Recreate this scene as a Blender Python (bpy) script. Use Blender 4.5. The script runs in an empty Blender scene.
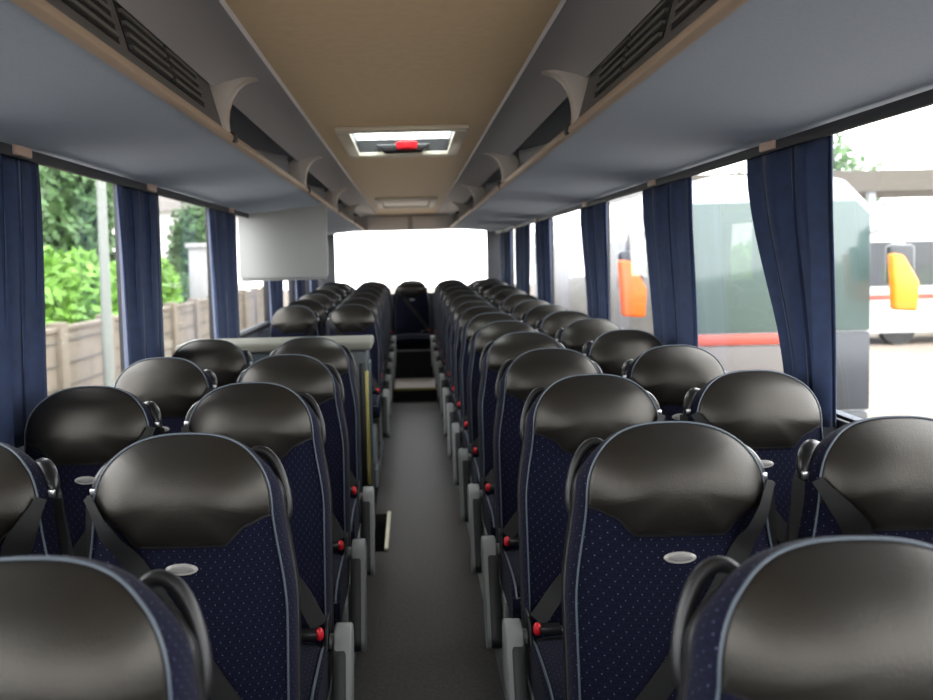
import bpy, bmesh, math, random
from mathutils import Vector, Matrix
random.seed(7)
S = bpy.context.scene
COL = S.collection
PI = math.pi

# ------------------------------------------------------------ materials
def nt(name):
    m = bpy.data.materials.new(name); m.use_nodes = True
    t = m.node_tree
    return m, t, t.nodes['Principled BSDF']

def mat(name, col, rough=.6, metal=0., spec=.5, noise=0., nscale=40., bump=0., bscale=200., coat=0., sheen=0.):
    m, t, p = nt(name)
    N, L = t.nodes, t.links
    p.inputs['Base Color'].default_value = (*col, 1)
    p.inputs['Roughness'].default_value = rough
    p.inputs['Metallic'].default_value = metal
    p.inputs['Specular IOR Level'].default_value = spec
    if coat: p.inputs['Coat Weight'].default_value = coat
    if sheen:
        p.inputs['Sheen Weight'].default_value = sheen
        p.inputs['Sheen Roughness'].default_value = .5
    tc = N.new('ShaderNodeTexCoord')
    if noise:
        n = N.new('ShaderNodeTexNoise'); n.inputs['Scale'].default_value = nscale; n.inputs['Detail'].default_value = 5
        L.new(tc.outputs['Object'], n.inputs['Vector'])
        r = N.new('ShaderNodeMapRange')
        r.inputs[1].default_value = .3; r.inputs[2].default_value = .7
        r.inputs[3].default_value = 1 - noise; r.inputs[4].default_value = 1 + noise
        L.new(n.outputs['Fac'], r.inputs[0])
        mx = N.new('ShaderNodeVectorMath'); mx.operation = 'SCALE'
        mx.inputs[0].default_value = col
        L.new(r.outputs[0], mx.inputs['Scale'])
        L.new(mx.outputs[0], p.inputs['Base Color'])
    if bump:
        n = N.new('ShaderNodeTexNoise'); n.inputs['Scale'].default_value = bscale; n.inputs['Detail'].default_value = 3
        L.new(tc.outputs['Object'], n.inputs['Vector'])
        b = N.new('ShaderNodeBump'); b.inputs['Strength'].default_value = bump; b.inputs['Distance'].default_value = .002
        L.new(n.outputs['Fac'], b.inputs['Height']); L.new(b.outputs[0], p.inputs['Normal'])
    return m

def fabric_mat(name, flat=False):
    """navy moquette with pale pin dots and rows of short violet dashes"""
    m, t, p = nt(name)
    N, L = t.nodes, t.links
    tc = N.new('ShaderNodeTexCoord'); sp = N.new('ShaderNodeSeparateXYZ'); L.new(tc.outputs['Object'], sp.inputs[0])
    def M(op, a, b=None, c=None):
        n = N.new('ShaderNodeMath'); n.operation = op
        for i, v in enumerate((a, b, c)):
            if v is None: continue
            if isinstance(v, (int, float)): n.inputs[i].default_value = v
            else: L.new(v, n.inputs[i])
        return n.outputs[0]
    if flat: u, v = sp.outputs['X'], sp.outputs['Y']
    else: u, v = M('ADD', sp.outputs['X'], sp.outputs['Y']), sp.outputs['Z']
    su = M('DIVIDE', u, .0195); sv = M('DIVIDE', v, .0115)
    row = M('FLOOR', sv)
    half = M('MULTIPLY', M('FLOORED_MODULO', row, 2), .5)
    fu = M('SUBTRACT', M('FRACT', M('ADD', su, half)), .5)
    fv = M('SUBTRACT', M('FRACT', sv), .5)
    du = M('MULTIPLY', fu, .0195); dv = M('MULTIPLY', fv, .0115)
    dist = M('SQRT', M('ADD', M('MULTIPLY', du, du), M('MULTIPLY', dv, dv)))
    dot = M('LESS_THAN', dist, .00095)
    # dashes
    gu = M('FRACT', M('DIVIDE', u, .0065)); gv = M('FRACT', M('ADD', sv, .5))
    dash = M('MULTIPLY', M('LESS_THAN', gu, .62), M('LESS_THAN', M('ABSOLUTE', M('SUBTRACT', gv, .5)), .17))
    c1 = N.new('ShaderNodeMix'); c1.data_type = 'RGBA'
    c1.inputs[6].default_value = (.0018, .0026, .0125, 1); c1.inputs[7].default_value = (.0055, .0058, .018, 1)
    L.new(dash, c1.inputs[0])
    c2 = N.new('ShaderNodeMix'); c2.data_type = 'RGBA'
    L.new(c1.outputs[2], c2.inputs[6]); c2.inputs[7].default_value = (.11, .13, .21, 1)
    L.new(dot, c2.inputs[0])
    L.new(c2.outputs[2], p.inputs['Base Color'])
    p.inputs['Roughness'].default_value = .9
    p.inputs['Specular IOR Level'].default_value = .15
    p.inputs['Sheen Weight'].default_value = .03
    n = N.new('ShaderNodeTexNoise'); n.inputs['Scale'].default_value = 700
    L.new(tc.outputs['Object'], n.inputs['Vector'])
    b = N.new('ShaderNodeBump'); b.inputs['Strength'].default_value = .35; b.inputs['Distance'].default_value = .001
    L.new(n.outputs['Fac'], b.inputs['Height']); L.new(b.outputs[0], p.inputs['Normal'])
    return m

def glass_mat(name, tint=(.9, .9, .9), refl=.05):
    m = bpy.data.materials.new(name); m.use_nodes = True
    t = m.node_tree; N, L = t.nodes, t.links
    N.remove(N['Principled BSDF'])
    tr = N.new('ShaderNodeBsdfTransparent'); tr.inputs[0].default_value = (*tint, 1)
    gl = N.new('ShaderNodeBsdfGlossy'); gl.inputs['Roughness'].default_value = .02
    lw_ = N.new('ShaderNodeLayerWeight'); lw_.inputs[0].default_value = .5
    pw = N.new('ShaderNodeMath'); pw.operation = 'POWER'; pw.inputs[1].default_value = 5; L.new(lw_.outputs['Facing'], pw.inputs[0])
    fr = N.new('ShaderNodeMath'); fr.operation = 'MULTIPLY_ADD'; fr.inputs[1].default_value = .7; fr.inputs[2].default_value = .04; L.new(pw.outputs[0], fr.inputs[0])
    mx = N.new('ShaderNodeMixShader')
    L.new(fr.outputs[0], mx.inputs[0]); L.new(tr.outputs[0], mx.inputs[1]); L.new(gl.outputs[0], mx.inputs[2])
    L.new(mx.outputs[0], N['Material Output'].inputs[0])
    return m

M_fab = fabric_mat('navy_moquette'); M_fabflat = fabric_mat('navy_moquette_cushion', True)
M_leather = mat('black_leather', (.0125, .0115, .0098), .38, spec=.44, bump=.25, bscale=350)
M_leather.node_tree.nodes['Principled BSDF'].inputs['Specular Tint'].default_value = (1, .94, .85, 1)
M_piping = mat('blue_grey_piping', (.065, .083, .105), .5)
M_shell = mat('black_plastic_shell', (.008, .008, .009), .42)
M_gloss = mat('glossy_black_plastic', (.010, .010, .011), .32, spec=.45)
M_belt = mat('black_webbing', (.008, .008, .0085), .6, bump=.3, bscale=500, spec=.35)
M_red = mat('red_plastic', (.62, .012, .022), .35)
M_chrome = mat('brushed_steel', (.5, .5, .5), .3, 1.)
M_badge = mat('pale_badge_metal', (.42, .405, .385), .35, .2)
M_badge2 = mat('badge_grey', (.22, .215, .21), .45, .2)
M_agrey = mat('light_grey_plastic', (.19, .20, .197), .45)
M_apad = mat('charcoal_pad', (.011, .013, .0145), .5)
M_frame = mat('grey_metal_frame', (.34, .36, .37), .4, .3)
M_carpet = mat('dark_speckled_carpet', (.025, .0205, .018), .46, noise=.8, nscale=70, bump=.4, bscale=300, spec=.35)
M_platform = mat('platform_carpet', (.02, .02, .024), .9, noise=.4, nscale=160)
M_trim = mat('aluminium_edge_trim', (.28, .29, .30), .4, .3)
M_tread = mat('beige_step_vinyl', (.55, .50, .45), .45, noise=.2, nscale=60)
M_yellow = mat('yellow_nosing', (.42, .36, .10), .5)
M_cream = mat('pale_yellow_nosing', (.78, .74, .55), .5)
M_wall = mat('blue_grey_wall_trim', (.10, .115, .14), .8, noise=.15, nscale=90)
M_dark = mat('dark_window_rubber', (.018, .02, .026), .6)
M_under = mat('blue_grey_rack_felt', (.36, .44, .56), .85, noise=.05, nscale=120)
M_cove = mat('pale_grey_cove', (.56, .56, .60), .5)
M_lip = mat('beige_lip', (.48, .38, .29), .45)
M_div = mat('warm_grey_divider', (.52, .48, .44), .45)
M_cav = mat('dark_rack_lining', (.55, .56, .58), .8)
M_panelg = mat('service_panel_grey', (.12, .12, .125), .6)
M_slat = mat('grille_slat_grey', (.13, .13, .125), .5)
M_black = mat('matte_black', (.01, .01, .011), .7)
M_ceil = mat('beige_ceiling_vinyl', (.74, .575, .36), .55, noise=.04, nscale=30)
M_hatch = mat('cream_hatch_frame', (.62, .57, .46), .4)
M_soffit = mat('pinkish_soffit', (.80, .74, .70), .5)
M_cabin = mat('teal_grey_laminate', (.035, .05, .06), .4)
M_slab = mat('beige_grey_worktop', (.14, .14, .115), .6)
M_white = mat('pale_grey_panel', (.30, .31, .30), .5)
M_curtain = mat('navy_curtain_cloth', (.012, .026, .074), .85, noise=.2, nscale=25, sheen=.15)
M_glass = glass_mat('window_glass')
M_clip = mat('rail_clip_tan', (.42, .30, .24), .5)

# ------------------------------------------------------------ mesh helpers
def catmull(P, k=4):
    out = []
    n = len(P)
    for i in range(n - 1):
        p0, p1, p2, p3 = P[max(0, i-1)], P[i], P[i+1], P[min(n-1, i+2)]
        for j in range(k):
            t = j/k
            out.append(tuple(.5*((2*b) + (-a+c)*t + (2*a-5*b+4*c-d)*t*t + (-a+3*b-3*c+d)*t**3) for a, b, c, d in zip(p0, p1, p2, p3)))
    out.append(tuple(P[-1])); return out
class MB:
    def __init__(s): s.v = []; s.f = []
    def box(s, x0, x1, y0, y1, z0, z1):
        b = len(s.v)
        s.v += [(x, y, z) for x in (x0, x1) for y in (y0, y1) for z in (z0, z1)]
        s.f += [tuple(b + i for i in q) for q in ((0,1,3,2),(4,6,7,5),(0,4,5,1),(2,3,7,6),(0,2,6,4),(1,5,7,3))]
        return s
    def loft(s, rings, closed=True, cap0=True, cap1=True):
        n = len(rings[0]); b = len(s.v)
        for r in rings: s.v += [tuple(p) for p in r]
        for k in range(len(rings) - 1):
            for i in range(n if closed else n - 1):
                j = (i + 1) % n
                s.f.append((b + k*n + i, b + k*n + j, b + (k+1)*n + j, b + (k+1)*n + i))
        if cap0: s.f.append(tuple(b + i for i in reversed(range(n))))
        if cap1: s.f.append(tuple(b + (len(rings)-1)*n + i for i in range(n)))
        return s
    def fan(s, ring, c):
        b = len(s.v); s.v += [tuple(p) for p in ring] + [tuple(c)]
        n = len(ring)
        for i in range(n): s.f.append((b + i, b + (i+1) % n, b + n))
        return s
    def tube(s, pts, r, n=8, sq=1.0):
        pts = [Vector(p) for p in pts]; rings = []
        prev = None
        for i, p in enumerate(pts):
            d = (pts[min(i+1, len(pts)-1)] - pts[max(i-1, 0)]).normalized()
            if prev is None:
                a = d.orthogonal().normalized()
            else:
                a = (prev - d * prev.dot(d)).normalized()
            prev = a; b = d.cross(a)
            rr = r[i] if isinstance(r, (list, tuple)) else r
            rings.append([p + a*rr*math.cos(2*PI*k/n) + b*rr*sq*math.sin(2*PI*k/n) for k in range(n)])
        return s.loft(rings)
    def prism(s, poly, x0, x1, axis='x'):
        """poly of (a,b) extruded along axis"""
        def P(a, b, t):
            return (t, a, b) if axis == 'x' else ((a, t, b) if axis == 'y' else (a, b, t))
        return s.loft([[P(a, b, x0) for a, b in poly], [P(a, b, x1) for a, b in poly]])
    def grid(s, fn, nu, nv):
        b = len(s.v)
        for i in range(nu + 1):
            for j in range(nv + 1): s.v.append(tuple(fn(i / nu, j / nv)))
        for i in range(nu):
            for j in range(nv):
                a = b + i*(nv+1) + j
                s.f.append((a, a + nv + 1, a + nv + 2, a + 1))
        return s
    def build(s, name, m, parent=None, bevel=0, seg=2, smooth=True, loc=None, solid=0):
        me = bpy.data.meshes.new(name)
        bm = bmesh.new()
        vs = [bm.verts.new(p) for p in s.v]
        for f in s.f:
            try: bm.faces.new([vs[i] for i in f])
            except ValueError: pass
        bmesh.ops.recalc_face_normals(bm, faces=bm.faces)
        if bevel:
            ed = [e for e in bm.edges if len(e.link_faces) == 2 and e.calc_face_angle(0) > .5]
            bmesh.ops.bevel(bm, geom=ed, offset=bevel, segments=seg, profile=.5, affect='EDGES', clamp_overlap=True)
        bm.to_mesh(me); bm.free()
        if smooth:
            me.shade_smooth()
            try: me.set_sharp_from_angle(angle=math.radians(40))
            except Exception: pass
        me.materials.append(m)
        o = bpy.data.objects.new(name, me); COL.objects.link(o)
        if parent: o.parent = parent
        if loc: o.location = loc
        if solid:
            md = o.modifiers.new('solid', 'SOLIDIFY'); md.thickness = solid; md.offset = 0
        return o

def empty(name, loc=(0,0,0), rz=0):
    o = bpy.data.objects.new(name, None); COL.objects.link(o)
    o.location = loc; o.rotation_euler = (0, 0, rz); o.empty_display_size = .1
    return o
def tag(o, label, cat, group=None, kind=None):
    o['label'] = label; o['category'] = cat
    if group: o['group'] = group
    if kind: o['kind'] = kind
    return o
def struct(o):
    o['kind'] = 'structure'; return o
def copy_tree(o, parent=None):
    c = o.copy(); COL.objects.link(c)
    if parent: c.parent = parent
    for ch in list(o.children): copy_tree(ch, c)
    return c
def sm(a, b, x):
    t = max(0, min(1, (x - a) / (b - a))); return t*t*(3 - 2*t)

# ------------------------------------------------------------ the seat
T = 1.15
ZC = T - .15
EX = 2.5
HW = .172
def halfw(z):
    if z >= ZC:
        q = min(1, (z - ZC) / .15)
        return HW * max(0, 1 - q**EX)**(1/EX)
    return HW + .025 * sm(ZC + .02, ZC - .20, z)
def yc(z):
    return -(T - z) * .15 - .022 * math.exp(-((z - (T - .10)) / .10)**2) + .012 * sm(T - .05, T, z)
def outline(n_top=40, n_side=22, zb=.40):
    pts = []
    for i in range(n_side):
        z = zb + (ZC - zb) * i / n_side
        pts.append((halfw(z), z))
    for i in range(n_top + 1):
        a = PI * i / n_top
        c, s_ = math.cos(a), math.sin(a)
        pts.append((math.copysign(abs(c)**(2/EX), c) * HW, ZC + .15 * abs(s_)**(2/EX)))
    for i in range(n_side - 1, -1, -1):
        z = zb + (ZC - zb) * i / n_side
        pts.append((-halfw(z), z))
    return pts
OUT = outline()
CEN = (0, .82)
# closed outline including the bottom edge
BOT = [(-.197 + .394 * i / 12, .40) for i in range(1, 12)]
FULL = OUT + BOT
ANG = sorted((math.atan2(z - CEN[1], x - CEN[0]), math.hypot(x - CEN[0], z - CEN[1])) for x, z in FULL)
def rad_at(a):
    n = len(ANG)
    for i in range(n):
        a0, r0 = ANG[i - 1]; a1, r1 = ANG[i]
        if i == 0: a0 -= 2*PI
        if a0 <= a <= a1: return r0 + (r1 - r0) * (a - a0) / max(1e-9, a1 - a0)
    a0, r0 = ANG[-1]; a1, r1 = ANG[0]; a1 += 2*PI
    return r0 + (r1 - r0) * (a - a0) / max(1e-9, a1 - a0)
def edge_q(x, z):
    w = halfw(min(z, T - .0005)); ex = min(1, abs(x) / max(w, 1e-4)); return ex
def yfront(x, z):
    dx, dz = x - CEN[0], z - CEN[1]
    r = min(1, math.hypot(dx, dz) / rad_at(math.atan2(dz, dx))) if (dx or dz) else 0
    w = .198
    side = 1 - min(1, abs(x) / w)**3
    return yc(z) - .026 * (1 - r**5) * side

def offset_loop(loop, d):
    n = len(loop); res = []
    for i in range(n):
        (x0, z0), (x1, z1) = loop[i-1], loop[(i+1) % n]
        tx, tz = x1 - x0, z1 - z0; l = math.hypot(tx, tz) or 1
        res.append((loop[i][0] + tz/l*d, loop[i][1] - tx/l*d))
    return res

def droop(z, z0, dy):
    return z - (.25*dy + 2.2*dy*dy) * sm(T - .16, T - .02, z0) * 1.6 - (0.004 if dy > .004 else 0) * sm(T - .16, T - .02, z0)
def backrest_mesh():
    mb = MB()
    R = [.06, .2, .35, .5, .62, .72, .80, .87, .92, .96, .985, 1.0]
    rings = []
    for r in R:
        rings.append([(CEN[0] + (x - CEN[0])*r, yfront(CEN[0] + (x-CEN[0])*r, CEN[1] + (z-CEN[1])*r), CEN[1] + (z - CEN[1])*r) for x, z in FULL])
    for d, dy in ((.004, .008), (.009, .022), (.012, .045), (.010, .068), (.0, .078)):
        rings.append([(x, yc(z0) + dy, droop(z, z0, dy)) for (x, z), (x0, z0) in zip(offset_loop(FULL, d), FULL)])
    mb.loft(rings, cap0=True, cap1=True)
    return mb
def shell_mesh():
    mb = MB(); rings = []
    for d, dy in ((.0, .055), (.0135, .06), (.015, .075), (.008, .092), (-.02, .102), (-.08, .106)):
        lp = offset_loop(FULL, d) if d > -.05 else [(CEN[0] + (x-CEN[0])*.7, CEN[1] + (z-CEN[1])*.8) for x, z in FULL]
        rings.append([(x, yc(z0) + dy, droop(z, z0, dy)) for (x, z), (x0, z0) in zip(lp, FULL)])
    return mb.loft(rings)
def headrest_mesh():
    # top arc (inside the piping) then the dipped lower edge
    top = []
    for i in range(49):
        a = PI * i / 48; c, s_ = math.cos(a), math.sin(a)
        top.append((math.copysign(abs(c)**(2/EX), c) * .169, ZC + .001 + .1465 * abs(s_)**(2/EX)))
    low = []
    for i in range(1, 40):
        x = -.169 + .338 * i / 40; ax = abs(x)
        z = T - .203 + .034 * sm(.080, .122, ax) + .018 * sm(.112, .169, ax)
        low.append((x, z))
    loop = top + low
    c = (0, T - .105); rings = []
    for r in (.05, .18, .33, .48, .6, .7, .78, .85, .9, .94, .97, .99, 1.0):
        ring = []
        for x, z in loop:
            px, pz = c[0] + (x-c[0])*r, c[1] + (z-c[1])*r
            ring.append((px, yfront(px, pz) - .004 - .028 * max(0, 1 - r**3)**.8, pz))
        rings.append(ring)
    rings.append([(x*1.0, yfront(x, z) + .006, z) for x, z in loop])
    return MB().loft(rings)
def seam_mesh():
    # rolled seam along the lower edge of the headrest
    pts = []
    for i in range(41):
        x = -.169 + .338 * i / 40; ax = abs(x)
        z = T - .204 + .034 * sm(.080, .122, ax) + .018 * sm(.112, .169, ax)
        pts.append((x, yfront(x, z) - .002, z))
    return MB().tube(pts, .0035, 6)
def piping_mesh():
    pts = [(x, yc(z) - .003, z) for x, z in OUT]
    return MB().tube(pts, .0022, 6)

def cushion_mesh():
    def prof(t):   # side profile loop in y,z ; t 0..1
        pass
    rings = []
    nx = 14
    base = [(-.10, .34), (-.10, .455), (-.16, .478), (-.28, .482), (-.40, .480), (-.47, .468), (-.505, .44), (-.515, .40), (-.50, .36), (-.47, .345), (-.3, .34)]
    # refine the loop
    lp = []
    n = len(base)
    for i in range(n):
        (a0, b0), (a1, b1) = base[i], base[(i+1) % n]
        for k in range(3): lp.append((a0 + (a1-a0)*k/3, b0 + (b1-b0)*k/3))
    cy, cz = -.3, .40
    for i in range(nx + 1):
        u = -1 + 2*i/nx
        x = .208 * math.copysign(abs(u)**.8, u)
        k = max(.0, 1 - abs(u)**8 * .13)
        rings.append([(x, cy + (a-cy)*k, cz + (b-cz)*k - (.010 * u*u if b > .43 else 0)) for a, b in lp])
    return MB().loft(rings)
def cushion_piping():
    pts = []
    for a, b in ((-.11, .455), (-.2, .470), (-.3, .472), (-.4, .470), (-.465, .458), (-.497, .432)): pts.append((.196, a, b))
    for x in (.18, .1, 0, -.1, -.18): pts.append((x, -.507, .442))
    for a, b in ((-.497, .432), (-.465, .458), (-.4, .470), (-.3, .472), (-.2, .470), (-.11, .455)): pts.append((-.196, a, b))
    return MB().tube(pts, .0035, 6)

def strap_pts(s):
    """front strap from the shoulder guide (side -s) to the buckle (side s)"""
    P = []
    for i in range(25):
        t = i / 24
        x = -s * (.180 - .366 * (t if s > 0 else t*.60 + t*t*.40))
        z = (T - .108) + (.515 - (T - .108)) * t
        P.append((x, z))
    return P
def strap_mesh(s):
    P = strap_pts(s); mb = MB(); L_, R_ = [], []
    for i, (x, z) in enumerate(P):
        (xa, za), (xb, zb) = P[max(0, i-1)], P[min(len(P)-1, i+1)]
        dx, dz = xb - xa, zb - za; l = math.hypot(dx, dz)
        nx, nz = -dz/l, dx/l
        w = .022 * (.45 + .55 * sm(0, .16, i/24))
        for lst, k in ((L_, 1), (R_, -1)):
            px, pz = x + nx*w*k, z + nz*w*k
            wv = .187 if pz > ZC else .2
            head = .032 * sm(T-.225, T-.175, pz) * (1 - .6*sm(.135, .17, abs(px)))
            over = max(0, abs(px) - halfw(min(pz, T-.01)))
            y = yfront(min(max(px, -.2), .2), min(pz, T - .01)) - .006 - head + over * .5
            if z < .60: y -= .05 * sm(.60, .50, z)
            lst.append((px, y, pz))
    f = [[a, b, (b[0], b[1]+.0025, b[2]), (a[0], a[1]+.0025, a[2])] for a, b in zip(L_, R_)]
    return mb.loft(f)

def capsule(y0, z0, y1, z1, w, n=10):
    d = math.atan2(z1 - z0, y1 - y0); pts = []
    for i in range(n + 1):
        a = d + PI/2 + PI * i / n; pts.append((y0 + w*math.cos(a), z0 + w*math.sin(a)))
    for i in range(n + 1):
        a = d - PI/2 + PI * i / n; pts.append((y1 + w*.8*math.cos(a), z1 + w*.8*math.sin(a)))
    return pts

MESH = {}
def cached(key, name, fn, m, parent, **kw):
    """builds the mesh once, later objects share it"""
    if key in MESH:
        o = bpy.data.objects.new(name, MESH[key]); COL.objects.link(o); o.parent = parent; return o
    o = fn().build(name, m, parent, **kw); MESH[key] = o.data; return o

def make_seat(kind, s):
    """kind aisle / window / rear ; s = +1 when the belt buckle side is +x"""
    r = empty('coach_seat')
    cached('back', 'backrest', backrest_mesh, M_fab, r)
    cached('shell', 'back_shell', shell_mesh, M_shell, r)
    h = cached('head', 'headrest', headrest_mesh, M_leather, r); h['label'] = 'black leather headrest'
    cached('seam', 'seam', seam_mesh, M_shell, h)
    cached('pipe', 'piping', piping_mesh, M_piping, r)
    # oval badge
    def oval(a, b, t, y0):
        def f():
            zc_ = T - .248; yb = yfront(0, zc_) - .0005; mb = MB(); rings = []
            for k, dy in ((1.0, .004), (1.0, -t*.5), (.9, -t), (.4, -t*1.05), (.02, -t*1.05)):
                rings.append([(a*k*math.cos(2*PI*i/32), yfront(a*k*math.cos(2*PI*i/32), zc_ + b*k*math.sin(2*PI*i/32)) + dy - y0, zc_ + b*k*math.sin(2*PI*i/32)) for i in range(32)])
            return mb.loft(rings)
        return f
    bd = cached('badge', 'badge', oval(.031, .0112, .003, 0), M_badge, r); bd['label'] = 'small oval pale metal badge'
    cached('badge2', 'badge_centre', oval(.0235, .0068, .0012, .0030), M_badge2, bd)
    c = cached('cush', 'seat_cushion', cushion_mesh, M_fabflat, r)
    cached('cpipe', 'piping', cushion_piping, M_piping, c)
    # belt guide on the shoulder away from the buckle
    def guide():
        rings = []
        for (x, y, z, w, d) in catmull(((.136, .044, T-.054, .006, .012), (.148, .036, T-.056, .009, .018), (.162, .026, T-.066, .0105, .021), (.174, .016, T-.084, .0105, .022), (.181, .008, T-.104, .009, .019), (.182, .003, T-.124, .006, .012)), 3):
            rings.append([(-s*(x + w*math.cos(2*PI*i/14)), y + d*math.sin(2*PI*i/14), z + w*.35*math.cos(2*PI*i/14)) for i in range(14)])
        return MB().loft(rings)
    g = cached(('guide', s), 'belt_guide', guide, M_gloss, r); g['label'] = 'glossy black shoulder belt guide'
    cached(('slot', s), 'chrome_slot', lambda: MB().box(*sorted((-s*.173, -s*.190)), -.013, -.004, T-.118, T-.102), M_chrome, g, bevel=.003)
    b = cached(('strap', s), 'seat_belt', lambda: strap_mesh(s), M_belt, r)
    def drop():
        rings = []
        for i in range(15):
            t = i/14; z = (T-.12) + (.50 - (T-.12))*t
            x = -s*(.186 + .010*math.sin(PI*min(1, t*1.3))); y = .012 + yc(z)*.75 + .02
            rings.append([(x - .016, y, z), (x + .016, y - .012, z), (x + .016, y - .0095, z), (x - .016, y + .0025, z)])
        return MB().loft(rings)
    cached(('drop', s), 'belt_drop', drop, M_belt, b)
    # buckle
    bk = cached(('buckle', s), 'belt_buckle', lambda: MB().box(*sorted((s*.125, s*.182)), -.185, -.150, .492, .512), M_shell, r, bevel=.005)
    def button():
        rings = []
        for k in range(7):
            a = PI*k/6; rr = math.sin(a)*.9 + .1
            rings.append([(s*(.188 - .011*math.cos(a)), -.168 + .013*rr*math.cos(2*PI*i/12), .502 + .018*rr*math.sin(2*PI*i/12)) for i in range(12)])
        return MB().loft(rings)
    rb = cached(('button', s), 'release_button', button, M_red, bk); rb['label'] = 'red release button'
    cached(('tongue', s), 'latch_plate', lambda: MB().box(*sorted((s*.09, s*.13)), -.180, -.155, .497, .505), M_chrome, bk, bevel=.002)
    if kind != 'rear':
        cached('frame', 'seat_frame', lambda: MB().box(-.20, .20, -.46, -.09, .305, .342), M_shell, r, bevel=.008)
        for q, yy in enumerate((-.40, -.16)):
            for e in (-1, 1):
                x0 = e*.165
                cached(('leg', q, e), 'leg', lambda: MB().box(x0-.016, x0+.016, yy-.022, yy+.022, .0, .31), M_frame, r, bevel=.006)
        for e in (-1, 1):
            cached(('bracket', e), 'recliner_bracket', lambda: MB().prism([(-.16, .33), (-.03, .36), (-.045, .52), (-.13, .52), (-.19, .42)], *sorted((e*.200, e*.207))), M_shell, r, bevel=.002)
    if kind == 'aisle':
        def hand():
            pts = [(.104, .064, T-.066), (.122, .070, T-.054), (.140, .070, T-.055), (.156, .067, T-.068), (.170, .061, T-.090), (.181, .054, T-.118), (.188, .047, T-.148), (.189, .042, T-.175), (.182, .040, T-.195)]
            rr = [.007, .009, .010, .0105, .0105, .010, .0095, .0085, .007]
            q = catmull([p + (r_,) for p, r_ in zip(pts, rr)])
            return MB().tube([(s*x, y, z) for x, y, z, _ in q], [a[3] for a in q], 12, 1.25)
        gh = cached(('hand', s), 'grab_handle', hand, M_shell, r); gh['label'] = 'black curved grab handle'
        a = cached(('arm', s), 'armrest', lambda: MB().prism(capsule(-.105, .445, -.215, .19, .055), *sorted((s*.222, s*.270))), M_agrey, r, bevel=.006, seg=3)
        a['label'] = 'light grey folded armrest'
        cached(('pad', s), 'armrest_pad', lambda: MB().prism(capsule(-.124, .422, -.224, .19, .048), *sorted((s*.219, s*.256))), M_apad, a, bevel=.005, seg=2)
        cached(('piv', s), 'pivot', lambda: MB().tube([(s*.205, -.095, .450), (s*.24, -.095, .450)], .020, 14), M_agrey, a)
        cached(('side', s), 'side_leg', lambda: MB().prism([(-.10, .34), (-.30, .34), (-.28, .16), (-.34, .0), (-.10, .0), (-.15, .16)], *sorted((s*.196, s*.212))), M_agrey, r, bevel=.004)
    return r

ORD = ['front', 'second', 'third', 'fourth', 'fifth', 'sixth', 'seventh', 'eighth', 'ninth', 'tenth', 'eleventh', 'twelfth', 'thirteenth', 'fourteenth']
ORD[0] = 'nearest'
AX, WX = .475, .923
PH = .12
def rise(y):
    return .02*sm(6.6, 7.4, y) + .075*max(0, min(1, (y-7.3)/2.9))
ROWS = [.955 + .70*i for i in range(14)]
protos = {}
for side in (-1, 1):
    for kind in ('aisle', 'window'):
        # buckle is on the aisle side for aisle seats, on the wall side for window seats
        s = (-side) if kind == 'aisle' else side
        protos[(side, kind)] = None
        for i, y in enumerate(ROWS):
            if side == -1 and i in (5, 6, 7): continue
            p = protos[(side, kind)]
            if p is None: o = protos[(side, kind)] = make_seat(kind, s)
            else: o = copy_tree(p)
            x = side * (AX if kind == 'aisle' else WX)
            o.location = (x, y, PH + rise(y))
            o['category'] = 'seat'
            sd = 'left' if side < 0 else 'right'
            if side < 0 and i >= 8:
                o['label'] = f'navy coach seat in {kind} column left, {ORD[i-8] if i > 8 else "first"} row behind the grey cabin'
                o['group'] = 'coach seats behind the cabin'
            else:
                col = 'bordering the aisle on its' if kind == 'aisle' else 'beside the windows on the'
                o['label'] = f'navy coach seat with leather headrest {col} {sd} side, {ORD[i]} row'
                o['group'] = f'coach seats in front of the cabin' if side < 0 else 'coach seats right of the aisle'
# rear bench row of five
rp = {}
rl = {-2: 'far left', -1: 'second from left', 0: 'middle', 1: 'second from right', 2: 'far right'}
for k, x in ((0, 0), (-2, -WX), (-1, -AX), (1, AX), (2, WX)):
    s = 1 if k in (0, -1, 2) else -1
    o = make_seat('rear', s) if s not in rp else copy_tree(rp[s])
    rp.setdefault(s, o)
    if k == 0: o.scale = (1.1, 1, 1)
    o.location = (x, 11.02, .18 + (.01 if k == 0 else 0))
    o['category'] = 'seat'; o['group'] = 'rear bench seats'
    o['label'] = (f'lone middle seat of the rear row at the end of the aisle' if k == 0 else f'navy seat on the raised rear row, {rl[k]}')

# ------------------------------------------------------------ floor and steps
Y0, Y1 = -2.2, 11.40
XW = 1.19
E = .283
fl = MB()
fl.box(-E, E, Y0, 4.60, -.05, 0).box(-.185, E, 4.60, 5.30, -.05, 0).box(-E, E, 5.30, 9.65, -.05, 0)
fl.build('floor', M_carpet, smooth=False)['kind'] = 'structure'
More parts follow.
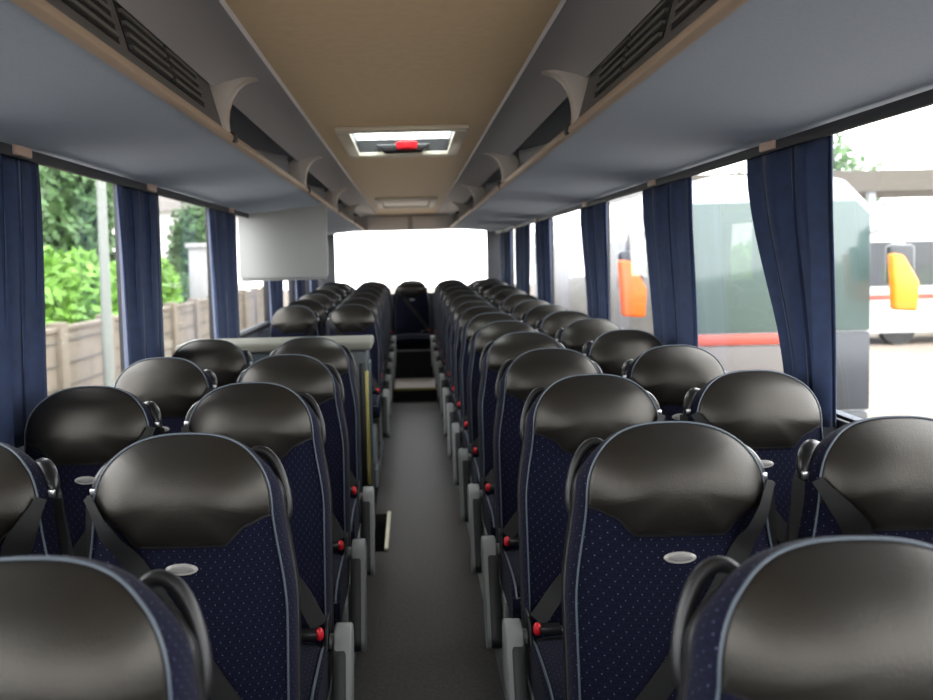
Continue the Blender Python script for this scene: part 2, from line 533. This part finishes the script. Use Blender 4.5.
# seat platforms (they climb a little towards the rear)
def platform(x0, x1, y0, y1, name):
    ys = [y0] + [y for y in (6.6, 6.9, 7.2, 7.5, 8.2, 9.2, 10.2) if y0 < y < y1] + [y1]
    poly = [(y, PH + rise(y)) for y in ys] + [(y1, -.05), (y0, -.05)]
    struct(MB().prism(poly, x0, x1).build(name, M_platform, smooth=False))
    return ys
platform(E + .018, XW, Y0 + 1.0, 10.5, 'floor_platform_right')
platform(-XW, -E - .018, Y0 + 1.0, 4.52, 'floor_platform_left')
platform(-XW, -E - .018, 5.95, 10.5, 'floor_platform_rear')
n = 1
for x0, x1, y0, y1 in ((E, E + .018, Y0 + 1, 10.5), (-E - .018, -E, Y0 + 1, 4.52), (-E - .018, -E, 5.95, 10.5)):
    ys = [y0] + [y for y in (6.6, 6.9, 7.2, 7.5, 8.2, 9.2, 10.2) if y0 < y < y1] + [y1]
    poly = [(y, PH + .004 + rise(y)) for y in ys] + [(y1, 0), (y0, 0)]
    struct(MB().prism(poly, x0, x1).build(f'trim_{n}', M_trim, smooth=False)); n += 1
# stair well beside the cabin
w = MB()
w.box(-1.19, -.185, 4.52, 5.95, -.60, -.55).box(-1.19, -.185, 5.94, 5.96, -.55, .0).box(-1.19, -.185, 4.50, 4.52, -.55, -.05).box(-.192, -.185, 5.30, 5.95, -.55, -.05)
w.box(-1.19, -.60, 4.90, 5.90, -.55, -.35).box(-.60, -.44, 4.90, 5.90, -.55, -.18)
w.box(-.192, -.185, 4.62, 5.30, -.55, -.05)
struct(w.build('floor_stairwell', M_platform, smooth=False))
struct(MB().box(-.203, -.180, 4.62, 5.32, -.004, .012).build('trim_4', M_cream, bevel=.003))
# rear step
struct(MB().box(-E, E, 9.65, 10.5, 0, .130).build('floor_step', M_platform, smooth=False))
struct(MB().box(-E, E, 9.66, 10.5, .130, .138).build('floor_step_tread', M_tread, smooth=False))
struct(MB().box(-E, E, 9.635, 9.67, .115, .141).build('trim_5', M_yellow, bevel=.002))
struct(MB().box(-XW, XW, 10.52, 11.36, .0, .50).build('floor_rear_riser', M_platform, smooth=False))
struct(MB().box(-E, E, 10.50, 10.53, .470, .49).build('trim_6', M_trim, bevel=.003))

# ------------------------------------------------------------ walls
SILL, HEAD = 1.12, 1.945
PIL = {-1: [(1.0, .25), (2.40, .10), (3.60, .10), (5.20, .10), (7.15, .10), (8.6, .10), (9.95, .12)],
        1: [(1.15, .10), (2.68, .10), (3.95, .10), (5.45, .10), (7.55, .10), (9.1, .10), (10.4, .12)]}
wn = 1; tn = 7
for side in (-1, 1):
    nm = 'left' if side < 0 else 'right'
    X0, X1 = sorted((side*XW, side*(XW + .06)))
    struct(MB().box(X0, X1, Y0, Y1, -.6, SILL).build(f'wall_{nm}', M_wall, smooth=False))
    struct(MB().box(X0, X1, Y0, Y1, HEAD, 2.36).build(f'wall_{nm}_header', M_dark, smooth=False))
    xs = sorted((side*(XW - .012), side*(XW + .03)))
    struct(MB().box(*xs, Y0, Y1, SILL - .03, SILL).build(f'trim_{tn}', M_dark, bevel=.004)); tn += 1
    ed = [Y0] + [p for p, _ in PIL[side]] + [Y1]
    for p, hw in PIL[side]:
        struct(MB().box(X0, X1, p - hw/2, p + hw/2, SILL, HEAD).build(f'trim_{tn}', M_dark, bevel=.004)); tn += 1
    for a, b in zip(ed[:-1], ed[1:]):
        xg = side*(XW + .04)
        g = struct(MB().box(xg - .003, xg + .003, a + .04, b - .04, SILL - .01, HEAD + .01).build(f'window_{wn}', M_glass, smooth=False)); wn += 1
# rear wall
def plate_hole(name, m, x0, x1, z0, z1, hx0, hx1, hz0, hz1, y0, y1):
    mb = MB()
    mb.box(x0, x1, y0, y1, z0, hz0).box(x0, x1, y0, y1, hz1, z1).box(x0, hx0, y0, y1, hz0, hz1).box(hx1, x1, y0, y1, hz0, hz1)
    return struct(mb.build(name, m, smooth=False))
plate_hole('wall_rear', M_dark, -XW - .06, XW + .06, -.6, 2.36, -1.02, 1.02, 1.16, 2.0, Y1, Y1 + .06)
struct(MB().box(-1.04, 1.04, Y1 + .03, Y1 + .036, 1.14, 2.02).build(f'window_{wn}', M_glass, smooth=False)); wn += 1
plate_hole('wall_front', M_wall, -XW - .06, XW + .06, -.6, 2.36, -1.12, 1.12, 1.0, 2.25, Y0 - .06, Y0)
struct(MB().box(-1.14, 1.14, Y0 - .036, Y0 - .03, .73, 2.27).build(f'window_{wn}', M_glass, smooth=False)); wn += 1
# pale soffit above the rear window: two panels with a dark joint
for q, (a, b) in enumerate(((-.56, -.03), (.03, .56))):
    struct(MB().box(a, b, 11.15, 11.20, 2.0, 2.17).build(f'trim_{tn}', M_soffit, bevel=.012)); tn += 1
struct(MB().box(-XW, XW, 11.20, Y1, 1.995, 2.2).build(f'trim_{tn}', M_div, smooth=False)); tn += 1

# ------------------------------------------------------------ ceiling with the hatch opening
CZ = 2.20
HX, HY0, HY1 = .28, 3.86, 4.77
c = MB()
c.box(-.42, .42, Y0, HY0, CZ, CZ + .03).box(-.42, .42, HY1, Y1, CZ, CZ + .03)
c.box(-.42, -HX, HY0, HY1, CZ, CZ + .03).box(HX, .42, HY0, HY1, CZ, CZ + .03)
OX = -.045   # the roof lining sits a little left of the aisle centre
struct(c.build('ceiling', M_ceil, smooth=False, loc=(OX, 0, 0)))
# roof skin
rf = MB()
rf.box(-.41, .41, Y0, HY0, 2.235, 2.262).box(-.41, .41, HY1, Y1 + .06, 2.235, 2.262)
rf.box(-.41, -HX, HY0, HY1, 2.235, 2.262).box(HX, .41, HY0, HY1, 2.235, 2.262)
for e in (-1, 1):
    rf.box(*sorted((e*.41, e*.425)), Y0, Y1 + .06, 2.305, 2.40).box(*sorted((e*.425, e*1.25)), Y0, Y1 + .06, 2.36, 2.40)
struct(rf.build('ceiling_roof_skin', M_dark, smooth=False, loc=(OX, 0, 0)))
def hatch(y0, y1, label, opened):
    h = empty('roof_hatch', (OX, (y0+y1)/2, CZ))
    hy = (y1 - y0)/2
    mb = MB()
    a, b = HX + .02, hy + .04
    mb.box(-a, a, -b, -hy + .035, -.022, .0).box(-a, a, hy - .035, b, -.022, 0).box(-a, -HX + .04, -hy + .035, hy - .035, -.022, 0).box(HX - .04, a, -hy + .035, hy - .035, -.022, 0)
    mb.build('frame', M_hatch, h, bevel=.006)
    if opened:
        w_ = MB()
        w_.box(-HX + .012, HX - .012, hy - .03, hy - .012, .002, .068).box(-HX + .012, HX - .012, -hy + .012, -hy + .03, .002, .068)
        w_.box(-HX + .012, -HX + .03, -hy + .03, hy - .03, .002, .068).box(HX - .03, HX - .012, -hy + .03, hy - .03, .002, .068)
        w_.build('well', M_shell, h, smooth=False)
        MB().box(-HX + .0, HX, -hy + .0, hy, .070, .076).build('pane', M_glassw, h, smooth=False)
        hb = MB().prism([(-.15, .03), (-.10, -.012), (.10, -.012), (.15, .03)], hy - .12, hy - .04, 'y').build('handle_bar', M_shell, h, bevel=.01)
        k = MB().tube([(.02, hy - .15, .035), (.02, hy - .15, -.005)], [.062, .055], 20)
        ko = k.build('knob', M_red, hb, bevel=.006); ko['label'] = 'red emergency knob'
    else:
        MB().box(-HX + .05, HX - .05, -hy + .09, hy - .04, -.012, -.001).build('cover', M_hatch, h, bevel=.005)
        MB().box(-HX + .05, HX - .05, -hy + .036, -hy + .085, -.018, -.002).build('vent_slot', M_black, h, bevel=.004)
    tag(h, label, 'roof hatch'); return h
M_glassw = glass_mat('hatch_glass', (.9, .94, .93))
hatch(HY0, HY1, 'glazed roof hatch with cream frame and red emergency knob, nearer one', True)
hatch(8.2, 9.4, 'closed cream ceiling hatch near the rear window, farther one', False)

# ------------------------------------------------------------ luggage racks
DIV = [.75, 2.8, 4.9, 7.0, 9.0]
for side in (-1, 1):
    nm = 'left' if side < 0 else 'right'
    r = empty('luggage_rack', (OX, 0, 0)); XO = 1.185 + side*.045
    def PX(poly, y0, y1, name, m, parent=r, **kw):
        return MB().prism([(side*a, b) for a, b in poly], y0, y1, 'y').build(name, m, parent, **kw)
    PX([(XO, 1.945), (XO, 1.99), (.60, 2.035), (.566, 2.018), (.560, 2.004)], Y0 + .02, 11.18, 'underside_panel', M_under, smooth=False)
    PX([(.546, 2.006), (.552, 1.999), (.563, 1.997), (.570, 2.004), (.572, 2.020), (.566, 2.028), (.554, 2.028), (.547, 2.020)], Y0 + .02, 11.18, 'lip', M_lip)
    PX([(.575, 2.182), (.600, 2.172), (.612, 2.20), (.60, 2.30), (.42, 2.30), (.385, 2.205), (.395, 2.190), (.425, 2.196), (.50, 2.200)], Y0 + .02, 11.18, 'cove', M_cove)
    mb = MB().box(*sorted((side*1.04, side*1.06)), Y0 + .02, 11.18, 2.0, 2.33)
    mb.prism([(side*.606, 2.21), (side*1.05, 2.30), (side*1.05, 2.32), (side*.606, 2.24)], Y0 + .02, 11.18, 'y')
    mb.build('lining', M_cav, r, smooth=False)
    # service panel with grilles above the front rows
    sp = PX([(.566, 2.020), (.578, 2.020), (.628, 2.200), (.616, 2.200)], Y0 + .04, 2.76, 'service_panel', M_panelg, smooth=False)
    y = -.35
    while y < 2.6:
        g = empty('grille', (0, y, 0)); g.parent = sp
        def GP(f): return .5655 + .050*f, 2.020 + .180*f
        a0, z0 = GP(.26); a1, z1 = GP(.86)
        MB().prism([(side*(a0-.002), z0), (side*(a0+.003), z0), (side*(a1+.003), z1), (side*(a1-.002), z1)], .0, .68, 'y').build('backing', M_black, g, smooth=False)
        for k in range(4):
            f = .30 + .145*k; a, z = GP(f)
            for m_ in range(2):
                MB().box(*sorted((side*(a-.010), side*(a+.001))), .01 + .34*m_, .32 + .34*m_, z, z + .008).build('slat', M_slat, g, smooth=False)
        y += .74
    for y in DIV:
        # curved support blade
        inner = [(.455, 2.199), (.500, 2.188), (.530, 2.165), (.548, 2.135), (.558, 2.10), (.562, 2.065), (.558, 2.025)]
        outer = [(.59, 2.02), (.66, 2.03), (.66, 2.10), (.655, 2.16), (.62, 2.20), (.52, 2.204)]
        d = PX(inner + outer, y - .032, y + .032, 'divider', M_div, bevel=.008)
        MB().box(*sorted((side*.540, side*.565)), y + .0, y + .05, 2.000, 2.032).build('end_clip', M_shell, d, bevel=.006)
        PX([(.66, 2.04), (1.04, 2.02), (1.04, 2.29), (.66, 2.21)], y - .012, y + .012, 'bulkhead', M_cav, d, smooth=False)
    tag(r, f'open overhead luggage rack with curved dividers, running along the {nm} side', 'luggage rack', 'overhead luggage racks')

# ------------------------------------------------------------ curtain rails and curtains
for side in (-1, 1):
    nm = 'left' if side < 0 else 'right'
    r = empty('curtain_rail', (0, 0, 0))
    MB().box(*sorted((side*1.106, side*1.122)), Y0 + .1, 11.1, 1.910, 1.942).build('track', M_dark, r, bevel=.004)
    for p, _ in PIL[side]:
        MB().box(*sorted((side*1.094, side*1.108)), p - .05, p + .05, 1.915, 1.943).build('bracket', M_clip, r, bevel=.004)
    tag(r, f'dark curtain track under the {nm} luggage rack', 'curtain rail', 'curtain rails')

def curtain(side, y0, y1, b0, b1, npl, label, zb=1.10):
    """pleated curtain spanning y0..y1 at the rail and b0..b1 at the hem"""
    xc_ = side*(1.162 if y0 > 9.5 else 1.157)
    rnd = random.Random(int(y0*100) + side)
    ph = [rnd.uniform(-.5, .5) for _ in range(npl + 2)]
    def fn(u, v):
        a = y0 + (y1-y0)*u; b = b0 + (b1-b0)*u
        t = sm(0, 1, v)
        y = a + (b-a)*t
        k = u*npl; w_ = ph[int(k)]*(1-(k % 1)) + ph[min(npl+1, int(k)+1)]*(k % 1)
        x = xc_ + .018*math.sin(2*PI*k + w_*1.4 + .6*v) + .006*math.sin(5*PI*k + 2*v)
        y += .012*math.sin(4*PI*k + w_)
        z = 1.925 - (1.925 - zb)*v
        return (x - side*.012*v, y, z)
    ym = (y0+y1)/2
    o = MB().grid(lambda u, v: tuple(Vector(fn(u, v)) - Vector((xc_, ym, zb))), npl*10, 16).build('curtain', M_curtain, loc=(xc_, ym, zb), solid=.004)
    sd = 'left' if side < 0 else 'right'
    tag(o, label, 'curtain', f'curtains along the {sd} windows')
sd_l = ['nearest', 'second', 'third', 'fourth', 'fifth', 'farthest']
CL = [(2.00, 2.64, 2.00, 2.56, 6), (3.30, 3.85, 3.30, 3.80, 5), (4.80, 5.56, 4.84, 5.50, 5), (6.75, 7.55, 6.8, 7.5, 5), (8.35, 9.0, 8.4, 8.95, 4), (9.6, 10.5, 9.65, 10.4, 5)]
CR = [(2.40, 2.95, 2.37, 2.60, 5), (3.60, 4.26, 3.52, 4.02, 5), (5.15, 5.78, 5.1, 5.5, 5), (7.15, 7.9, 7.1, 7.7, 6), (8.35, 9.4, 8.4, 9.3, 6), (9.9, 11.0, 9.95, 10.9, 6)]
for side, LS in ((-1, CL), (1, CR)):
    sd = 'left' if side < 0 else 'right'
    for i, a in enumerate(LS):
        curtain(side, *a, f'bunched navy curtain on the {sd} windows, {sd_l[i]} from the camera')
# rear window curtains at each end
# ------------------------------------------------------------ cabin beside the stairs
cb = empty('service_cabin', (-.71, 4.48, 0))
def CBX(x0, x1, y0, y1, z0, z1, name, m, parent=cb, **kw):
    return MB().box(x0 + .71, x1 + .71, y0 - 4.48, y1 - 4.48, z0, z1).build(name, m, parent, **kw)
CBX(-1.17, -.245, 4.16, 4.44, PH, 1.165, 'body', M_cabin, bevel=.012)
CBX(-1.18, -.222, 4.13, 4.47, 1.165, 1.212, 'worktop', M_slab, bevel=.014, seg=4)['label'] = 'pale beige grey top'
CBX(-1.10, -.33, 4.150, 4.162, .25, 1.11, 'front_panel', M_cabin, bevel=.006)
CBX(-.246, -.238, 4.20, 4.41, .2, 1.09, 'side_panel', M_cabin, bevel=.004)
CBX(-.385, -.335, 4.142, 4.152, 1.135, 1.148, 'latch', M_white, bevel=.002)
hr = MB().tube([(.462, -.33, .50), (.462, -.355, .53), (.462, -.355, 1.03), (.462, -.33, 1.06)], .008, 10).build('grab_rail', M_yellow, cb); hr['label'] = 'yellow vertical grab rail'
MB().box(.425, .452, -.328, -.312, .42, 1.10).build('rail_channel', M_shell, cb, bevel=.004)
tag(cb, 'dark teal grey cabin with pale top and yellow grab rail left of aisle', 'cabin')
# hanging panel over the stairs
hp = empty('hanging_panel', (-.88, 5.80, 1.5))
MB().prism([(-.30, .02), (-.29, .0), (.29, .0), (.30, .02), (.30, .49), (-.30, .43)], -.02, .02, 'y').build('board', M_white, hp, bevel=.004)
MB().box(-.29, .29, -.012, .012, -.018, .0).build('edge_strip', M_agrey, hp, bevel=.003)
tag(hp, 'pale grey rectangular panel hanging below the left luggage rack', 'panel')

# ------------------------------------------------------------ outside
GZ = -1.25
M_ground = mat('tan_asphalt', (.20, .165, .13), .9, noise=.15, nscale=.8)
struct(MB().box(-60, 60, -40, 90, GZ - .1, GZ).build('ground', M_ground, smooth=False))
M_stone = mat('beige_stone', (.17, .145, .112), .85, noise=.12, nscale=2)
M_stone2 = mat('grey_mortar', (.10, .09, .075), .9)
# garden wall: panels between posts
gw = empty('garden_wall', (-6.3, 12, GZ))
def lw(x0, x1, y0, y1, z0, z1, name, m=M_stone, **kw):
    return MB().box(x0 + 6.3, x1 + 6.3, y0 - 12, y1 - 12, z0 - GZ, z1 - GZ).build(name, m, gw, **kw)
y = 3.0
while y < 40:
    lw(-6.22, -6.14, y, y + 2.2, GZ, .50, 'panel', M_stone)
    for k in range(4): lw(-6.135, -6.12, y + .02, y + 2.18, GZ + .35 + k*.4, GZ + .39 + k*.4, 'groove', M_stone2)
    lw(-6.32, -6.04, y - .15, y + .15, GZ, .66, 'post', M_stone, bevel=.02)
    lw(-6.26, -6.10, y + .15, y + 2.2, .50, .58, 'coping', M_stone, bevel=.01)
    y += 2.35
tag(gw, 'low beige panelled garden wall outside the left windows', 'wall')

M_leafb = mat('bright_leaves', (.13, .29, .035), .6, noise=.4, nscale=3)
M_leafd = mat('dark_leaves', (.06, .13, .04), .6, noise=.4, nscale=2)
M_bark = mat('bark', (.12, .09, .06), .9)
def leaves(name, blobs, n, size, m, parent=None, seed=1):
    rnd = random.Random(seed); mb = MB()
    tot = sum(b[3]*b[4]*b[5] for b in blobs)
    for (cx, cy, cz, rx, ry, rz) in blobs:
        k = int(n * rx*ry*rz / tot)
        for _ in range(k):
            d = Vector((rnd.gauss(0,1), rnd.gauss(0,1), rnd.gauss(0,1))).normalized()
            rr = rnd.uniform(.55, 1.05)
            p = Vector((cx + d.x*rx*rr, cy + d.y*ry*rr, cz + d.z*rz*rr))
            if p.z < GZ: continue
            a = Vector((rnd.gauss(0,1), rnd.gauss(0,1), rnd.gauss(0,1))).normalized(); b = a.orthogonal().normalized(); s_ = size*rnd.uniform(.6, 1.3)
            i = len(mb.v)
            mb.v += [tuple(p - a*s_), tuple(p + b*s_*.5), tuple(p + a*s_), tuple(p - b*s_*.5)]
            mb.f.append((i, i+1, i+2, i+3))
    return mb.build(name, m, parent, smooth=False)
def shrub(x, y, top, r, m, label, cat, name, grp, seed, trunk=True, n=5000, size=.12):
    o = empty(name, (x, y, GZ)); h = top - GZ
    rnd = random.Random(seed); bl = []
    for k in range(7):
        bl.append((rnd.uniform(-.4, .4)*r, rnd.uniform(-.5, .5)*r, h*rnd.uniform(.45, .8) if trunk else h*rnd.uniform(.3, .7), r*.7, r*.8, h*.3))
    lf = leaves('foliage', [(a, b, c_, d, e, f) for a, b, c_, d, e, f in bl], n, size, m, o, seed)
    MB().tube([(0, 0, 0), (.05, .02, h*.4), (0, 0, h*.75)], [.12*r/1.5, .09*r/1.5, .03], 8).build('trunk', M_bark, o)
    tag(o, label, cat, grp)
hd = ['nearest the front', 'second along', 'third along', 'fourth along', 'fifth along']
for k, yy in enumerate((13.2, 17.0, 20.8, 24.6)):
    shrub(-8.3, yy, 2.35 - .1*k, 1.35, M_leafb, f'bright green bush over the garden wall, {hd[k]}', 'bush', 'green_bush', 'bushes over the garden wall', 20 + k, False, 9000, .15)
for k, (xx, yy, tp) in enumerate(((-12.5, 24.0, 8.0), (-13.5, 32.0, 8.0), (-13.0, 16.0, 7.5))):
    shrub(xx, yy, tp, 2.6, M_leafd, f'dark green tree beyond the bushes outside the left windows, {hd[k]}', 'tree', 'garden_tree', 'trees beyond the garden wall', 40 + k, True, 12000, .24)
shrub(-9.3, 37, 4.0, 1.2, M_leafd, 'small dark tree at the right edge of the white house', 'tree', 'house_tree', None, 62, True, 5000, .15)
shrub(-8.2, 29, 1.7, 1.1, M_leafd, 'round dark green bush in front of the white house', 'bush', 'round_bush', None, 61, False, 3500, .09)
lp = MB().tube([(0, 0, 0), (-.02, .1, 3), (-.06, .25, 7)], [.10, .09, .07], 12).build('lamp_post', mat('pale_pole', (.2, .22, .2), .6), loc=(-5.55, 15.4, GZ))
tag(lp, 'pale slanting pole between garden wall and left window', 'pole')
M_house = mat('white_render', (.8, .8, .78), .8, noise=.04, nscale=1)
hs = empty('white_house', (-12.5, 44, GZ))
MB().box(-3.5, 3.5, -4, 3.5, 0, 5.4).build('walls', M_house, hs, smooth=False)
MB().prism([(-3.9, 5.4), (3.9, 5.4), (0, 7.4)], -4.3, 3.8, 'y').build('roof', mat('grey_roof', (.3, .28, .27), .8), hs, smooth=False)
for xx in (-2, 1.4): MB().box(xx, xx + .9, -4.06, -3.98, 2.2, 3.6).build('window', M_black, hs, smooth=False)
tag(hs, 'white rendered house beyond the garden wall', 'house')
gp = MB().box(-.3, .3, -.35, .35, 0, 3.4).box(-.38, .38, -.43, .43, 3.4, 3.55).build('gate_pillar', mat('grey_stone', (.42, .42, .42), .9), loc=(-6.75, 27.5, GZ), bevel=.02)
tag(gp, 'tall grey gate pillar behind the garden wall', 'pillar')

# parked coaches
M_cwhite = mat('coach_white', (.5, .52, .53), .25)
M_cred = mat('coach_red_stripe', (.32, .06, .04), .35)
M_cdark = mat('coach_black', (.03, .035, .04), .3)
M_orange = mat('orange_mirror', (.75, .13, .008), .35)
M_orange2 = mat('light_orange_mirror', (.80, .22, .012), .35)
M_cglass = mat('pale_green_coach_glass', (.065, .10, .092), .12, spec=.6)
M_cgrey = mat('coach_warm_grey', (.11, .10, .095), .5)
M_tyre = mat('tyre', (.02, .02, .02), .8)
def coach(x0, y0, label, mirrors=True, rz=0, L=11.5, glass=M_cglass):
    """nose on the origin side facing -y, left edge at x0"""
    o = empty('parked_coach', (x0, y0, GZ), rz); W, H = 2.5, 3.80
    MB().prism([(.0, .35), (W, .35), (W, 3.45), (W-.25, 3.72), (W-.6, H), (.6, H), (.25, 3.72), (0, 3.45)], .12, L, 'y').build('body', M_cwhite, o, bevel=.05)
    MB().prism([(.02, .35), (W-.02, .35), (W-.02, 3.4), (W-.3, 3.70), (.3, 3.70), (.02, 3.4)], -.02, .14, 'y').build('nose', M_cwhite, o, bevel=.08, seg=4)
    MB().prism([(.03, 1.85), (W-.03, 1.85), (W-.03, 3.28), (W-.2, 3.46), (.2, 3.46), (.03, 3.28)], -.05, .0, 'y').build('windscreen', glass, o, bevel=.03)
    MB().box(.05, W*.6, -.06, .0, 1.70, 1.84).build('red_stripe', M_cred, o, bevel=.02)
    MB().box(.05, W*.6 - .02, -.05, .0, .86, 1.69).build('front_panel', M_cgrey, o, bevel=.03)
    MB().box(W*.6, W-.03, -.05, .0, .86, 1.84).build('front_grille', M_cdark, o, bevel=.03)
    MB().box(.05, W-.05, -.07, .02, .40, .85).build('bumper', M_cdark, o, bevel=.05)
    for e in (0, 1):
        xs = (-.012, .02) if e == 0 else (W-.02, W+.012)
        MB().box(*xs, .5, L-.3, 1.75, 3.05).build('side_glass', M_cdark, o, smooth=False)
        MB().box(*((-.014, .02) if e == 0 else (W-.02, W+.014)), .15, L, 1.35, 1.5).build('side_stripe', M_cred, o, smooth=False)
        MB().tube([(W*e + (.2 if e == 0 else -.2), -.06, .62), (W*e + (.2 if e == 0 else -.2), -.10, .62)], .11, 14).build('headlamp', M_chrome, o)
        for yy in (2.4, L-3):
            xx = .02 if e == 0 else W-.30
            MB().tube([(xx, yy, .5), (xx+.28, yy, .5)], .5, 24).build('wheel', M_tyre, o)
        if mirrors:
            sx = -1 if e == 0 else 1; bx = W*e; mx = bx + sx*(.56 if e == 0 else .18)
            m_ = MB().tube([(bx - sx*.05, .05, 3.05), (bx + sx*.05, -.10, 3.12), (mx - sx*.04, -.22, 3.08), (mx, -.28, 2.86)], [.05, .05, .06, .07], 8).build('mirror_arm', M_cdark if e == 0 else M_cwhite, o)
            MB().box(mx - .15, mx + .15, -.38, -.22, 2.42, 2.90).build('mirror_housing', M_cdark, m_, bevel=.05, seg=3)
            MB().prism([(mx - .13, 2.12), (mx + .15, 2.10), (mx + .17, 2.45), (mx - .02, 2.78), (mx - .17, 2.80)], -.44, -.30, 'y').build('mirror_cap', M_orange if e == 0 else M_orange2, m_, bevel=.04, seg=3)['label'] = 'bright orange mirror cap'
    return tag(o, label, 'coach', 'parked coaches')
coach(3.18, 10.5, 'white coach with pale green windscreen and orange mirrors, facing the right windows')
o = coach(9.0, 27.5, 'white coach parked side on in the distance behind the orange mirror', False, -PI/2, 12, M_cdark)
o.location.x = 12.0
# depot canopy
cn = empty('depot_canopy', (18, 35, GZ))
MB().box(-9, 14, -4, 4, 5.15, 5.6).build('roof', mat('canopy_grey', (.2, .2, .2), .7), cn, smooth=False)
MB().box(-9.05, 14.05, -4.05, -3.95, 4.95, 5.7).build('fascia', M_stone2, cn, smooth=False)
for xx in (-8.5, -1, 6.5, 13.5):
    for yy in (-3.6, 3.6): MB().box(xx-.12, xx+.12, yy-.12, yy+.12, 0, 5.15).build('column', M_frame, cn, smooth=False)
tag(cn, 'pale depot canopy roof on columns behind the parked coaches', 'canopy')
shrub(21, 46, 8.4, 3.6, M_leafd, 'green treetop above the depot canopy', 'tree', 'depot_tree', None, 77, True, 6000, .22)

# ------------------------------------------------------------ light
W = bpy.data.worlds.new('sky'); S.world = W; W.use_nodes = True
t = W.node_tree; bg = t.nodes['Background']
bg.inputs[0].default_value = (.98, .99, 1.0, 1); bg.inputs[1].default_value = 5.0
def portal(loc, rot, sx, sy):
    l = bpy.data.lights.new('portal', 'AREA'); l.shape = 'RECTANGLE'; l.size = sx; l.size_y = sy
    l.cycles.is_portal = True
    o = bpy.data.objects.new('window_portal', l); COL.objects.link(o); o.location = loc; o.rotation_euler = rot; o['kind'] = 'structure'
ZW = (SILL + HEAD)/2
portal((1.26, (Y0+Y1)/2, ZW), (0, PI/2, 0), HEAD - SILL, Y1 - Y0)
portal((-1.26, (Y0+Y1)/2, ZW), (0, -PI/2, 0), HEAD - SILL, Y1 - Y0)
portal((0, Y1 + .08, 1.58), (-PI/2, 0, 0), 2.04, .84)
portal((0, Y0 - .08, 1.5), (PI/2, 0, 0), 2.24, 1.5)
portal((0, (HY0+HY1)/2, 2.42), (0, 0, 0), .56, .9)

# ------------------------------------------------------------ camera
F = 850.0
cam = bpy.data.cameras.new('camera'); co = bpy.data.objects.new('camera', cam); COL.objects.link(co)
cam.sensor_fit = 'HORIZONTAL'; cam.sensor_width = 36; cam.lens = F/933*36
cam.clip_start = .05; cam.clip_end = 300
VX, VY, ROLL = 409.0, 260.2, .024
PX, PY = 411.0, 310.0     # principal point: the photo is an off-centre crop
yv = Vector((VX - PX, -(VY - PY), -F)).normalized()
xv = Vector((1, ROLL, 0)); tt = -(xv.x*yv.x + xv.y*yv.y)/yv.z; xv.z = tt; xv.normalize()
zv = xv.cross(yv)
Mx = Matrix((xv, yv, zv))          # rows: world axes in camera coordinates
cam.shift_x = (466.5 - PX)/933; cam.shift_y = -(350 - PY)/933
co.matrix_world = Matrix.Translation((-.028, 0, 1.60)) @ Mx.to_4x4()
cam.dof.use_dof = True; cam.dof.focus_distance = 2.1; cam.dof.aperture_fstop = 3.7
S.camera = co
S.view_settings.view_transform = 'Standard'; S.view_settings.look = 'None'
S.view_settings.gamma = 1; S.view_settings.use_curve_mapping = False
S.view_settings.exposure = 1.05
